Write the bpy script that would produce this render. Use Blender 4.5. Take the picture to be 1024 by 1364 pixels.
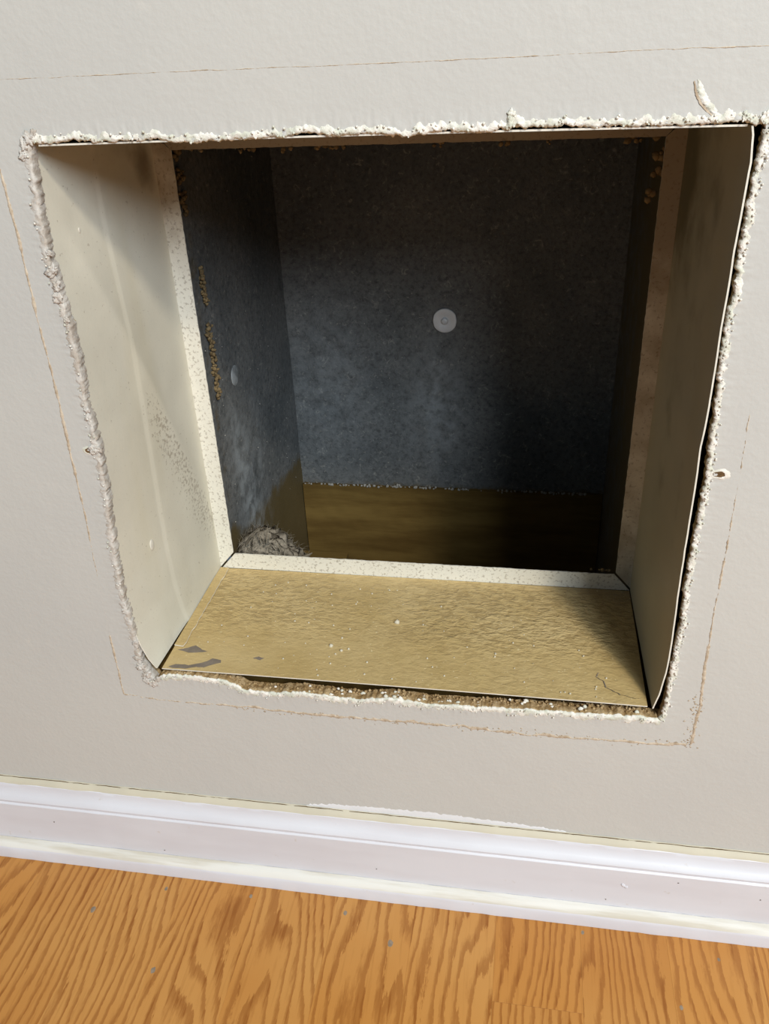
import bpy, bmesh, math, random
from mathutils import Vector, noise, Euler
random.seed(7)
for o in list(bpy.data.objects): bpy.data.objects.remove(o)
SC = bpy.context.scene
COL = SC.collection
PI = math.pi

# ------------------------------------------------------------------ camera
cam = bpy.data.objects.new('camera', bpy.data.cameras.new('camera'))
COL.objects.link(cam); SC.camera = cam
cam.location = (0.25988, -0.43644, 0.40444)
cam.rotation_euler = (1.052426, 0.041431, 0.161052)
cam.data.sensor_fit = 'HORIZONTAL'; cam.data.sensor_width = 36.0
cam.data.lens = 36.0 * 1109.77 / 1024.0
cam.data.clip_start = 0.01

# ------------------------------------------------------------------ world, lights, exposure
w = bpy.data.worlds.new('world'); SC.world = w; w.use_nodes = True
w.node_tree.nodes['Background'].inputs[0].default_value = (0.66, 0.82, 1.0, 1)
w.node_tree.nodes['Background'].inputs[1].default_value = 0.15

def area(name, loc, target, size, power, color, shape='DISK', sy=None):
    l = bpy.data.lights.new(name, 'AREA'); l.shape = shape; l.size = size
    if sy: l.size_y = sy
    l.energy = power; l.color = color
    o = bpy.data.objects.new(name, l); COL.objects.link(o)
    o.location = loc
    o.rotation_euler = (Vector(target) - Vector(loc)).to_track_quat('-Z', 'Y').to_euler()
    return o
# the room's ceiling lamp (warm, up on the right behind the camera) and its window (cool, behind the camera)
area('ceiling_lamp_light', (1.25, -1.70, 2.12), (.18, 0, .18), .26, 42, (1.0, .90, .74))
area('window_light', (1.55, -2.25, 1.72), (.18, 0, .15), 1.1, 96, (.82, .91, 1.0), 'RECTANGLE', 1.1)

vs = SC.view_settings
SC.display_settings.display_device = 'sRGB'
vs.view_transform = 'Standard'; vs.look = 'None'; vs.gamma = 1; vs.use_curve_mapping = False
vs.exposure = -0.06

# ------------------------------------------------------------------ materials
class M:
    def __init__(s, name, rough=.6, spec=.3, metal=0.0):
        s.m = bpy.data.materials.new(name); s.m.use_nodes = True
        s.t = s.m.node_tree; s.n = s.t.nodes; s.b = s.n['Principled BSDF']
        s.b.inputs['Roughness'].default_value = rough
        s.b.inputs['Specular IOR Level'].default_value = spec
        s.b.inputs['Metallic'].default_value = metal
        s.co = s.n.new('ShaderNodeTexCoord').outputs['Object']
    def link(s, a, b): s.t.links.new(a, b); return b
    def mapping(s, scale=(1,1,1), rot=(0,0,0), src=None, loc=(0,0,0)):
        k = s.n.new('ShaderNodeMapping'); s.link(src or s.co, k.inputs[0])
        k.inputs['Scale'].default_value = scale; k.inputs['Rotation'].default_value = rot
        k.inputs['Location'].default_value = loc
        return k.outputs[0]
    def noise(s, scale, detail=4, rough=.55, src=None, dist=0):
        k = s.n.new('ShaderNodeTexNoise'); s.link(src or s.co, k.inputs['Vector'])
        k.inputs['Scale'].default_value = scale; k.inputs['Detail'].default_value = detail
        k.inputs['Roughness'].default_value = rough; k.inputs['Distortion'].default_value = dist
        return k.outputs['Fac']
    def ramp(s, fac, a, b, ca=0.0, cb=1.0):
        k = s.n.new('ShaderNodeMapRange'); s.link(fac, k.inputs[0]); k.clamp = True
        k.interpolation_type = 'SMOOTHSTEP'
        for i, v in zip((1, 2, 3, 4), (a, b, ca, cb)): k.inputs[i].default_value = v
        return k.outputs[0]
    def math(s, op, a, b=None):
        k = s.n.new('ShaderNodeMath'); k.operation = op
        for i, v in enumerate((a, b)):
            if v is None: continue
            if isinstance(v, (int, float)): k.inputs[i].default_value = v
            else: s.link(v, k.inputs[i])
        return k.outputs[0]
    def attr(s, name):
        k = s.n.new('ShaderNodeAttribute'); k.attribute_name = name; return k.outputs['Fac']
    def mix(s, fac, a, b, mode='MIX'):
        k = s.n.new('ShaderNodeMix'); k.data_type = 'RGBA'; k.blend_type = mode
        if isinstance(fac, (int, float)): k.inputs[0].default_value = fac
        else: s.link(fac, k.inputs[0])
        for i, v in ((6, a), (7, b)):
            if isinstance(v, tuple): k.inputs[i].default_value = (*v, 1)
            else: s.link(v, k.inputs[i])
        return k.outputs[2]
    def color(s, c):
        if isinstance(c, tuple): s.b.inputs['Base Color'].default_value = (*c, 1)
        else: s.link(c, s.b.inputs['Base Color'])
        return s
    def roughness(s, f): s.link(f, s.b.inputs['Roughness']); return s
    def bump(s, h, strength=.3, dist=.001):
        k = s.n.new('ShaderNodeBump'); s.link(h, k.inputs['Height'])
        k.inputs['Strength'].default_value = strength; k.inputs['Distance'].default_value = dist
        if getattr(s, '_bn', None): s.link(s._bn, k.inputs['Normal'])
        s._bn = k.outputs[0]; s.link(s._bn, s.b.inputs['Normal'])
        return s

def mat_wall():
    m = M('wall_paint', .55, .35)
    c = m.mix(m.ramp(m.noise(5, 3), .35, .65), (.515, .508, .475), (.54, .53, .49))
    c = m.mix(m.ramp(m.noise(60, 5), .62, .75, 0, .25), c, (.62, .59, .53))
    m.color(c)
    m.bump(m.noise(330, 3, .5), .15, .0012).bump(m.noise(70, 3), .10, .003)
    return m.m
def mat_chalk():
    m = M('torn_gypsum', .9, .15)
    c = m.mix(m.ramp(m.noise(160, 5), .4, .62), (.80, .765, .69), (.60, .60, .50))
    c = m.mix(m.ramp(m.noise(45, 3), .50, .72, 0, .55), c, (.74, .68, .60))
    m.color(c).bump(m.noise(900, 4), .7, .0006); return m.m
def mat_painted_rim():
    m = M('painted_over_rim', .8, .2)
    c = m.mix(m.ramp(m.noise(160, 5), .4, .62), (.58, .55, .50), (.45, .40, .34))
    c = m.mix(m.ramp(m.noise(30, 3), .52, .68, 0, .8), c, (.70, .66, .60))
    m.color(c).bump(m.noise(900, 4), .6, .0006); return m.m
def mat_cut():
    m = M('cut_drywall_core', .95, .1)
    c = m.mix(m.ramp(m.noise(190, 5), .35, .68), (.30, .195, .085), (.52, .39, .22))
    m.color(c).bump(m.noise(700, 4), .8, .0008); return m.m
def mat_line():
    m = M('old_caulk_line', .9, .1)
    m.color(m.mix(m.ramp(m.noise(260, 4), .35, .65), (.40, .31, .215), (.58, .49, .375))).bump(m.noise(900, 3), .5, .0005)
    return m.m
def mat_sleeve(name, base, dirt_shade_col, rough=.5, speck=.62):
    m = M(name, rough, .35)
    d = m.attr('dirt_shade')
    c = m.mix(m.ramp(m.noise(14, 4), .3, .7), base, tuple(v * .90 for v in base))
    c = m.mix(m.ramp(m.noise(6, 3, .5, m.mapping((1, 3.5, .6))), .5, .75, 0, .35), c, tuple(v * w_ for v, w_ in zip(base, (.88, .84, .72))))
    # smeared grime and painted-in shade, both from one painted-on attribute
    c = m.mix(m.ramp(m.math('ADD', d, m.math('MULTIPLY', m.math('SUBTRACT', m.noise(45, 5), .5), .9)), .35, .95, 0, .85), c, dirt_shade_col)
    # fine specks, denser where the speck attribute is high
    s = m.math('ADD', m.noise(380, 4, .62), m.math('MULTIPLY', m.attr('speck'), .15))
    c = m.mix(m.ramp(s, speck + .035, speck + .14, 0, .52), c, (.20, .15, .10))
    m.color(c).bump(m.noise(420, 3), .12, .0006).bump(m.noise(22, 2), .12, .003)
    return m.m
def mat_plate():
    m = M('tan_painted_metal', .42, .4)
    wv = m.mapping((1, 1.8, 1), (0, 0, .35))
    n1 = m.noise(150, 4, .55, wv, .4)
    c = m.mix(m.ramp(m.noise(16, 4), .3, .7), (.57, .43, .205), (.49, .355, .15))
    c = m.mix(m.ramp(m.noise(7, 3), .55, .75, 0, .5), c, (.50, .36, .13))
    c = m.mix(m.ramp(m.math('ADD', m.attr('dirt_shade'), m.math('MULTIPLY', m.math('SUBTRACT', m.noise(55, 5), .5), .8)), .4, 1.0, 0, .6), c, (.24, .17, .09))
    c = m.mix(m.math('MULTIPLY', m.ramp(n1, .56, .40), m.math('MULTIPLY', m.attr('wrinkle'), .42)), c, (.33, .225, .09))
    c = m.mix(m.ramp(m.noise(400, 2), .68, .74, 0, .5), c, (.85, .74, .45))
    m.color(c)
    m.bump(m.math('MULTIPLY', n1, m.attr('wrinkle')), .9, .0022).bump(m.noise(420, 3), .3, .0007)
    return m.m
def mat_duct():
    m = M('dusty_galvanised_metal', .62, .35, .15)
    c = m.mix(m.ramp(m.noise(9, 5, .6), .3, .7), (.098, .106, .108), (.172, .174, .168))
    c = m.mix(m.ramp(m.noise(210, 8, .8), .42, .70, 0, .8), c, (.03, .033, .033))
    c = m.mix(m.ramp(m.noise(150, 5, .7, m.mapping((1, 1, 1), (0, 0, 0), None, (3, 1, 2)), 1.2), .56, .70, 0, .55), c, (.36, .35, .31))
    c = m.mix(m.ramp(m.math('ADD', m.attr('dirt_shade'), m.math('MULTIPLY', m.math('SUBTRACT', m.noise(60, 6, .65), .5), .9)), .35, .75, 0, .92), c, (.10, .070, .022))
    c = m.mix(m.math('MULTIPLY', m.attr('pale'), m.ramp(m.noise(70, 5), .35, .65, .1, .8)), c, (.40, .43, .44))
    m.color(c).bump(m.noise(500, 4), .5, .0008); return m.m
def mat_wood_rough():
    m = M('rough_framing_wood', .85, .15)
    g = m.noise(60, 5, .6, m.mapping((.15, 1, 1)))
    m.color(m.mix(m.ramp(g, .3, .7), (.085, .05, .012), (.14, .09, .025))).bump(g, .5, .001); return m.m
def mat_plain(name, c, rough=.7, spec=.2, var=.25, scale=120, metal=0):
    m = M(name, rough, spec, metal)
    m.color(m.mix(m.ramp(m.noise(scale, 5), .3, .7), c, tuple(v * (1 - var) for v in c))).bump(m.noise(scale * 5, 3), .3, .0005)
    return m.m
def mat_base():
    m = M('white_gloss_paint', .42, .4)
    c = m.mix(m.ramp(m.noise(40, 4, .5, m.mapping((.25, 1, 1))), .35, .7), (.67, .67, .70), (.63, .62, .645))
    c = m.mix(m.ramp(m.noise(110, 5), .68, .76, 0, .35), c, (.48, .40, .30))
    m.color(c).bump(m.noise(45, 3, .5, m.mapping((.3, 1, 1))), .15, .002).bump(m.noise(400, 2), .06, .0006); return m.m
def mat_shoe():
    m = M('worn_cream_trim_paint', .6, .3)
    n = m.noise(70, 5, .6, m.mapping((.08, 1, 1)))
    c = m.mix(m.ramp(n, .42, .62), (.72, .70, .64), (.57, .525, .43))
    m.color(c).bump(n, .3, .001); return m.m
def mat_floor():
    m = M('oak_laminate', .36, .45)
    oi = m.n.new('ShaderNodeObjectInfo')
    rnd = oi.outputs['Random']
    cx = m.n.new('ShaderNodeCombineXYZ')
    for i, f in enumerate((7.3, 3.1, 5.7)): m.link(m.math('MULTIPLY', rnd, f), cx.inputs[i])
    va = m.n.new('ShaderNodeVectorMath'); va.operation = 'ADD'
    m.link(m.co, va.inputs[0]); m.link(cx.outputs[0], va.inputs[1])
    v = va.outputs[0]
    # growth rings: contour bands of a field stretched along the plank
    n1 = m.noise(8.0, 2, .45, m.mapping((1.5, .30, 1), (0, 0, .03), v), .1)
    sx = m.n.new('ShaderNodeSeparateXYZ'); m.link(m.co, sx.inputs[0])
    lin = m.math('MULTIPLY', sx.outputs[0], 125.0)
    rough_ = m.noise(110, 6, .72, m.mapping((1, .16, 1), (0, 0, 0), v))
    f = m.math('ADD', m.math('ADD', lin, m.math('MULTIPLY', n1, 15.0)), m.math('MULTIPLY', rough_, 1.5))
    band = m.math('FRACT', f)
    dark = m.math('MULTIPLY', m.ramp(band, .42, .80), m.ramp(band, .99, .90))
    pores = m.ramp(m.noise(320, 3, .6, m.mapping((1, .05, 1), (0, 0, 0), v)), .52, .68)
    dark = m.math('MULTIPLY', dark, m.math('ADD', .62, m.math('MULTIPLY', pores, .5)))
    tone = m.mix(rnd, (.505, .218, .044), (.46, .192, .037))
    tone = m.mix(m.ramp(m.noise(7, 3, .5, v), .3, .75), tone, (.54, .262, .068))
    c = m.mix(m.math('MULTIPLY', dark, .95), tone, (.255, .078, .006))
    c = m.mix(m.math('MULTIPLY', pores, .30), c, (.34, .13, .02))
    m.color(c).bump(m.noise(500, 2), .04, .0005); return m.m

MT = dict(
    wall=mat_wall(), chalk=mat_chalk(), rim=mat_painted_rim(), cut=mat_cut(), line=mat_line(),
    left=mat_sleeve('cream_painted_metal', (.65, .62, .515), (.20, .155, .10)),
    right=mat_sleeve('grimy_shaded_cream_metal', (.36, .33, .235), (.085, .072, .028), .5, .66),  # grimy copy of the cream paint, darkened for the unlit side
    lip=mat_sleeve('lip_paint', (.76, .73, .63), (.28, .22, .14), .5, .56),
    plate=mat_plate(), duct=mat_duct(), wood=mat_wood_rough(),
    bare=mat_plain('bare_grey_metal', (.24, .20, .16), .6),
    edge=mat_plain('bright_paint_edge', (.78, .74, .64), .5, .4, .15),
    tape=mat_plain('brown_mastic', (.17, .105, .04), .8, .2, .5, 200),
    mastic=mat_plain('tan_mastic', (.21, .15, .075), .9, .15, .5, 240),
    disc=mat_plain('dull_zinc_washer', (.76, .78, .80), .5, .4, .12, 60, .2),
    lint=mat_plain('grey_lint', (.30, .26, .20), 1, .05, .35, 300),
    dust=mat_plain('pale_dust', (.32, .31, .28), 1, .05, .3, 300),
    base=mat_base(), shoe=mat_shoe(), floor=mat_floor(),
    caulk=mat_plain('yellowed_caulk', (.58, .53, .41), .6, .3, .08, 30),
    crack=mat_plain('dark_gap_grime', (.12, .075, .035), .9, .1),
    smear=mat_plain('fresh_white_paint', (.76, .77, .78), .5, .35, .05, 60),
    hole=mat_plain('screw_hole_grime', (.17, .10, .045), .95, .1, .4, 400),
    mark=mat_plain('floor_scuff_grey', (.30, .235, .17), .7, .2, .3, 300),
)

# ------------------------------------------------------------------ mesh helpers
def mesh_obj(name, verts, faces, mats, parent=None, smooth=True, attrs=None, fm=None):
    me = bpy.data.meshes.new(name); me.from_pydata([tuple(v) for v in verts], [], faces); me.update()
    o = bpy.data.objects.new(name, me); COL.objects.link(o)
    for m in (mats if isinstance(mats, (list, tuple)) else [mats]): me.materials.append(m)
    if fm: me.polygons.foreach_set('material_index', fm)
    if smooth: me.polygons.foreach_set('use_smooth', [True] * len(me.polygons))
    for k, vals in (attrs or {}).items():
        a = me.attributes.new(k, 'FLOAT', 'POINT'); a.data.foreach_set('value', vals)
    if parent: o.parent = parent
    return o
def empty(name, loc=(0, 0, 0)):
    o = bpy.data.objects.new(name, None); COL.objects.link(o); o.location = loc
    o.empty_display_size = .05
    return o
def tag(o, label=None, cat=None, group=None, kind=None):
    if label: o['label'] = label
    if cat: o['category'] = cat
    if group: o['group'] = group
    if kind: o['kind'] = kind
    return o
def nz(x, y=0, z=0, s=1.0, oct=4):
    return noise.fractal(Vector((x * s, y * s, z * s)), 1.0, 2.0, oct)
def interp(tab, x):
    if x <= tab[0][0]: return tab[0][1]
    for (a, va), (b, vb) in zip(tab, tab[1:]):
        if x <= b: return va + (vb - va) * (x - a) / (b - a)
    return tab[-1][1]
def seg(v, a, b):
    t = min(1, max(0, (v - a) / (b - a))); return t * t * (3 - 2 * t)
def box(name, x, y, z, m, parent=None, bev=0.0, attrs=False):
    bm = bmesh.new()
    r = bmesh.ops.create_cube(bm, size=1)
    for v in bm.verts:
        v.co = ((x[0] + x[1]) / 2 + v.co.x * (x[1] - x[0]), (y[0] + y[1]) / 2 + v.co.y * (y[1] - y[0]), (z[0] + z[1]) / 2 + v.co.z * (z[1] - z[0]))
    if bev: bmesh.ops.bevel(bm, geom=bm.edges[:], offset=bev, segments=2, affect='EDGES', profile=.5)
    me = bpy.data.meshes.new(name); bm.to_mesh(me); bm.free(); me.materials.append(m)
    o = bpy.data.objects.new(name, me); COL.objects.link(o)
    if parent: o.parent = parent
    return o
def sheet(name, fn, nu, nv, thick, m, parent=None, attr_fn=None, edge_m=None):
    """a thin sheet of metal: fn(u,v) -> point of the seen face; thick = vector to the hidden face"""
    T = Vector(thick); V = []; F = []; A = {}
    for side in (0, 1):
        for j in range(nv + 1):
            for i in range(nu + 1):
                p = Vector(fn(i / nu, j / nv)); V.append(p + T * side)
                for k, val in (attr_fn(p) if attr_fn else {}).items(): A.setdefault(k, []).append(val)
    n = (nu + 1) * (nv + 1); id_ = lambda i, j, s: s * n + j * (nu + 1) + i
    fm = []
    p0, p1, p2 = V[id_(0, 0, 0)], V[id_(1, 0, 0)], V[id_(0, 1, 0)]
    flip = (p1 - p0).cross(p2 - p0).dot(T) > 0
    for j in range(nv):
        for i in range(nu):
            q = [id_(i, j, 0), id_(i + 1, j, 0), id_(i + 1, j + 1, 0), id_(i, j + 1, 0)]
            r = [id_(i, j, 1), id_(i, j + 1, 1), id_(i + 1, j + 1, 1), id_(i + 1, j, 1)]
            F += [q[::-1] if flip else q, r[::-1] if flip else r]; fm += [0, 0]
    for j in range(nv):
        for i in (0, nu):
            F.append([id_(i, j, 0), id_(i, j + 1, 0), id_(i, j + 1, 1), id_(i, j, 1)]); fm.append(1 if edge_m else 0)
    for i in range(nu):
        for j in (0, nv):
            F.append([id_(i, j, 0), id_(i + 1, j, 0), id_(i + 1, j, 1), id_(i, j, 1)]); fm.append(1 if edge_m else 0)
    o = mesh_obj(name, V, F, [m] + ([edge_m] if edge_m else []), parent, True, A, fm)
    me = o.data
    me.set_sharp_from_angle(angle=math.radians(40))
    return o
def blobs(name, items, m, parent, kind=None, sub=1):
    """items: (x,y,z,radius,squash) irregular lumps joined in one mesh"""
    bm = bmesh.new()
    for k, (x, y, z, r, sq) in enumerate(items):
        g = bmesh.ops.create_icosphere(bm, subdivisions=sub, radius=r)
        for v in g['verts']:
            d = 1 + .55 * noise.noise(v.co / r * 1.1 + Vector((k * 3.1, k, 0)))
            v.co = Vector((v.co.x * d, v.co.y * d * sq, v.co.z * d)) + Vector((x, y, z))
    me = bpy.data.meshes.new(name); bm.to_mesh(me); bm.free(); me.materials.append(m)
    me.polygons.foreach_set('use_smooth', [True] * len(me.polygons))
    o = bpy.data.objects.new(name, me); COL.objects.link(o)
    if parent: o.parent = parent
    if kind: o['kind'] = kind
    return o

# ------------------------------------------------------------------ the hole's cut outline in the wall plane (mm, x and z; hole's lower left = 0,0)
TOP = [(0.3, 364.9), (8.5, 364.0), (25.6, 365.0), (46.2, 364.5), (71.5, 364.6), (82.4, 362.9), (98.4, 363.2), (118.2, 363.7), (137.6, 364.2), (153.0, 365.9), (160.4, 364.3), (182.9, 364.7), (197.6, 363.0), (219.4, 365.1), (233.7, 363.4), (247.8, 365.3), (275.6, 365.2), (306.2, 364.6), (332.8, 364.5), (350.5, 365.9), (358.2, 363.8), (361.6, 363.0)]
RIGHT = [(362.5, 361.0), (362.1, 355.9), (361.9, 341.8), (361.0, 331.6), (360.8, 320.7), (360.2, 307.4), (360.9, 290.3), (359.9, 278.2), (359.8, 264.6), (361.3, 222.4), (362.2, 186.8), (362.2, 152.3), (361.2, 112.9), (362.3, 77.4), (360.9, 41.6), (360.1, 9.9)]
BOTTOM = [(359.3, -0.2), (343.2, 0.7), (284.4, -1.1), (234.8, -2.3), (206.0, -3.4), (176.2, -0.9), (154.5, -4.7), (112.4, -2.0), (88.1, -4.5), (70.0, -4.2), (56.2, 2.9), (32.6, 5.6), (7.5, 4.5)]
LEFT = [(0.4, -1.9), (-7.7, 13.7), (-8.4, 44.6), (-10.0, 80.3), (-7.2, 123.7), (-3.7, 161.2), (-2.2, 190.4), (-3.8, 217.6), (-2.0, 245.8), (-2.6, 264.4), (-3.8, 282.0), (-5.0, 298.9), (-4.9, 316.5), (-3.4, 342.1), (-2.4, 355.2)]
FLOOR_Z = -.1987

def resample(path, step=.75):
    out = []
    for (a, b) in zip(path, path[1:]):
        L = math.dist(a, b); n = max(1, round(L / step))
        for i in range(n):
            t = i / n; out.append((a[0] + (b[0] - a[0]) * t, a[1] + (b[1] - a[1]) * t))
    return out
SIDES = [(TOP + [RIGHT[0]], (0, 1), 'top'), (RIGHT + [BOTTOM[0]], (1, 0), 'right'), (BOTTOM + [LEFT[0]], (0, -1), 'bottom'), (LEFT + [TOP[0]], (-1, 0), 'left')]
RING = []      # (x, z, nx, nz, side)
for path, nrm, side in SIDES:
    pts = resample(path)
    for k, (x, z) in enumerate(pts):
        n = nrm
        if k == 0:
            prev = {'top': (-1, 0), 'right': (0, 1), 'bottom': (1, 0), 'left': (0, -1)}[side]
            n = (nrm[0] + prev[0], nrm[1] + prev[1])
        j = 1.0 * nz(x, z, 3, .22, 4) + .35 * nz(x, z, 9, 1.1, 2)
        RING.append((x / 1000 + nrm[0] * j / 1000, z / 1000 + nrm[1] * j / 1000, n[0], n[1], side))
NR = len(RING)

# ---------------- wall: one slab of drywall with the ragged hole cut through it
WX = (-1.0, 1.5); WZ = (FLOOR_Z, 2.2); TH = .0127
offs = [0, .8, 1.6, 2.6, 4, 6, 9, 12, 13.5]
V = []; F = []; fm = []
for k, d in enumerate(offs):
    for (x, z, nx, nzz, side) in RING:
        y = -.00045 * nz(x * 1000, z * 1000, k, .45, 3) * max(0, 1 - d / 9) - .0003 * max(0, 1 - d / 8)
        V.append((x + nx * d / 1000, y if k < 7 else 0, z + nzz * d / 1000))
def outer(i):
    x, z, nx, nzz, s = RING[i]
    if nx and nzz: return (WX[1] if nx > 0 else WX[0], WZ[1] if nzz > 0 else WZ[0])
    if s == 'top': return (x, WZ[1])
    if s == 'bottom': return (x, WZ[0])
    return (WX[1], z) if s == 'right' else (WX[0], z)
ko = len(offs)
for i in range(NR): ox, oz = outer(i); V.append((ox, 0, oz))
for i in range(NR): ox, oz = outer(i); V.append((ox, TH, oz))
for i in range(NR): x, z, nx, nzz, s = RING[i]; V.append((x + nx * .0012, TH, z + nzz * .0012))
for i in range(NR):
    x, z, nx, nzz, s = RING[i]; j = .0008 * nz(x * 1000, z * 1000, 40, .6, 3)
    V.append((x + nx * (.0008 + j), TH * .45, z + nzz * (.0008 + j)))
order = list(range(ko)) + [ko, ko + 1, ko + 2, ko + 3, 0]
for q, (a, b) in enumerate(zip(order, order[1:])):
    for i in range(NR):
        j = (i + 1) % NR
        F.append((a * NR + i, b * NR + i, b * NR + j, a * NR + j)); fm.append(1 if q >= ko + 2 else 0)
wall = mesh_obj('wall_back', V, F, [MT['wall'], MT['cut']], None, True, None, fm)
wall.data.set_sharp_from_angle(angle=math.radians(50))
tag(wall, kind='structure')

# ---------------- torn rims: one ragged lip of gypsum and paper on each side of the hole
AMP = {'top': .75, 'right': .7, 'bottom': .5, 'left': .5}
WID = {'top': 4.0, 'right': 3.4, 'bottom': 4.8, 'left': 4.0}
for side in ('top', 'right', 'bottom', 'left'):
    R_ = [r for r in RING if r[4] == side]
    prof = [(-.1, 8), (-.9, 4), (-1.0, 1.0), (-.5, -.5), (.35, -.9), (1.3, -1.0), (2.2, -.85), (3.1, -.6), (3.9, -.3), (4.6, .25)]
    V = []; F = []
    for i, (x, z, nx, nzz, s) in enumerate(R_):
        if nx and nzz: nx, nzz = dict(top=(0, 1), right=(1, 0), bottom=(0, -1), left=(-1, 0))[side]
        X, Z = x * 1000, z * 1000
        wd = WID[side] / 4.6 * (.62 + .75 * abs(nz(X, Z, 12, .11, 3)) + .35 * nz(X, Z, 22, .5, 2))
        for k, (d, y) in enumerate(prof):
            dd = d * (wd if d > 0 else 1)
            h = AMP[side] * (1 + .9 * nz(X + nx * dd, Z + nzz * dd, 5, .33, 3) + .5 * nz(X, Z, k * 7.7, 1.0, 2))
            yy = y * (h if y < 0 else 1)
            if d < 0: dd += .9 * nz(X, Z, k * 3 + 60, .55, 3)
            V.append((x + nx * dd / 1000, yy / 1000, z + nzz * dd / 1000))
    np_ = len(prof)
    for i in range(len(R_) - 1):
        for k in range(np_ - 1):
            F.append((i * np_ + k, i * np_ + k + 1, (i + 1) * np_ + k + 1, (i + 1) * np_ + k))
    fm = [1 if (f % (np_ - 1)) < 2 and side != 'left' else 0 for f in range(len(F))]
    o = mesh_obj('torn_edge', V, F, [MT['rim'] if side == 'left' else MT['chalk'], MT['cut']], wall, True, None, fm)
    tag(o, {'top': 'pale crumbly torn drywall rim along the top of the hole', 'right': 'white fuzzy torn rim beside the dark gap on the right',
            'bottom': 'rough white rim under the tan plate', 'left': 'ragged pale rim with lumps down the left of the hole'}[side])

# crumbs sitting on the rim
it = []
for i in range(0, NR):
    x, z, nx, nzz, s = RING[i]
    pr = {'top': .30, 'right': .38, 'left': .14, 'bottom': .16}[s]
    if random.random() < pr:
        d = random.uniform(-.0006, .0034 if s != 'bottom' else .004)
        r = random.uniform(.0003, .0008)
        it.append((x + nx * d, -.0008 - random.random() * .0008, z + nzz * d, r, .7))
blobs('gypsum_crumbs', it, MT['chalk'], wall, 'stuff')
# bigger lumps on the left rim, the clod in the lower left corner, and nubs on the top rim
lm = []
for (x, z, r) in ((-4.5, 298, 3.0), (-3.8, 290, 2.6), (-4.8, 283, 2.4), (-3.8, 308, 1.6), (-2.6, 270, 1.8), (-3.4, 214, 2.1), (-4.2, 209, 1.6), (-2.3, 188, 1.9),
                  (-8.5, 12, 3.2), (-4.5, 5, 3.4), (-1, -2.5, 3.0), (-9, 20, 2.2), (-6, -1, 2.4), (-8, 34, 1.9), (2.5, 1.0, 2.3), (-11, 62, 1.7), (0, 366.5, 2.8), (-3.5, 363, 2.4), (-5, 358, 2.2), (3, 368, 1.8),
                  (247.6, 367, 2.2), (248.5, 370.5, 1.6), (353, 366.5, 1.6), (362, 366, 2.2), (365, 362, 1.8)):
    lm.append((x / 1000, -.0012, z / 1000, r / 1000, .55))
def lump(q):
    x, y, z, r, sq = q
    bm = bmesh.new(); bmesh.ops.create_icosphere(bm, subdivisions=4, radius=r)
    e = (random.uniform(.6, 1.1), random.uniform(.8, 1.5)); c, s_ = math.cos(x * 900), math.sin(x * 900)
    for v in bm.verts:
        n_ = 1 + .75 * nz(v.co.x / r + x * 999, v.co.y / r, v.co.z / r + z * 999, 1.5, 4)
        a, b = v.co.x * e[0] * n_, v.co.z * e[1] * n_
        v.co = Vector((x + a * c - b * s_, y * .4 + v.co.y * .38 * n_, z + a * s_ + b * c))
    me = bpy.data.meshes.new('plaster_lump'); bm.to_mesh(me); bm.free(); me.materials.append(MT['rim'] if x < .02 else MT['chalk'])
    me.polygons.foreach_set('use_smooth', [True] * len(me.polygons))
    o = bpy.data.objects.new('plaster_lump', me); COL.objects.link(o); o.parent = wall
for q in lm: lump(q)

# debris lying in the slot under the bottom plate
it = []
for k in range(420):
    x = random.uniform(.008, .352)
    zb = interp([(a / 1000, b / 1000) for a, b in reversed(BOTTOM)], x)
    it.append((x, random.uniform(.002, .011), zb + random.uniform(-.0002, .0008), random.uniform(.0004, .0013), 1))
blobs('slot_debris', it, MT['cut'], wall, 'stuff')
it = [(random.uniform(.085, .345), random.uniform(.001, .009), random.uniform(-.001, .002), random.uniform(.0009, .0022), .6) for k in range(46)]
it = [(x, y, z + interp([(a / 1000, b / 1000) for a, b in reversed(BOTTOM)], x), r, s) for x, y, z, r, s in it]
blobs('plaster_crumbs', it, MT['chalk'], wall, 'stuff')

# ---------------- the old grille's outline left on the wall
def ragged_line(name, pts, width, gap_fn, jit, m, label, seedz):
    V = []; F = []
    P = resample(pts, .7)
    n = len(P)
    for i, (x, z) in enumerate(P):
        a = P[max(0, i - 3)]; b = P[min(n - 1, i + 3)]
        t = Vector((b[0] - a[0], b[1] - a[1])).normalized(); q = Vector((-t.y, t.x))
        u = i / n
        g = gap_fn(u) + .9 * nz(x, z, seedz, .12, 3) + .5 * nz(x, z, seedz + 5, .8, 2)
        wv = max(0.02, min(1.6, g)) * width
        c = jit * nz(x, z, seedz + 9, .09, 4)
        for k, (s, y) in enumerate(((-1, .15), (-.6, -.25), (0, -.4), (.6, -.25), (1, .15))):
            e = s * wv * .5 + c + (.22 * width * nz(x, z, seedz + k * 4, .9, 2) if k in (0, 4) else 0)
            yy = y * min(1, wv) if y < 0 else y
            V.append(((x + q.x * e) / 1000, yy / 1000, (z + q.y * e) / 1000))
    for i in range(n - 1):
        for k in range(4):
            F.append((i * 5 + k, i * 5 + 5 + k, i * 5 + 6 + k, i * 5 + 1 + k))
    o = mesh_obj(name, V, F, m, wall)
    o['label'] = label
    return o
GL = [(-20.7, 351.9), (-20.2, 315.0), (-20.9, 270.5), (-20.4, 226.5), (-21.7, 180.8), (-22.1, 142.5), (-24.8, 88.7), (-26.8, 36.3), (-27.6, -17.2)]
GT = [(-25.1, 393.6), (-8.4, 393.7), (56.5, 393.8), (87.8, 394.0), (148.0, 393.7), (205.5, 393.8), (260.3, 394.1), (312.7, 394.5), (369.0, 394.2), (400, 394.3)]
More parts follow.
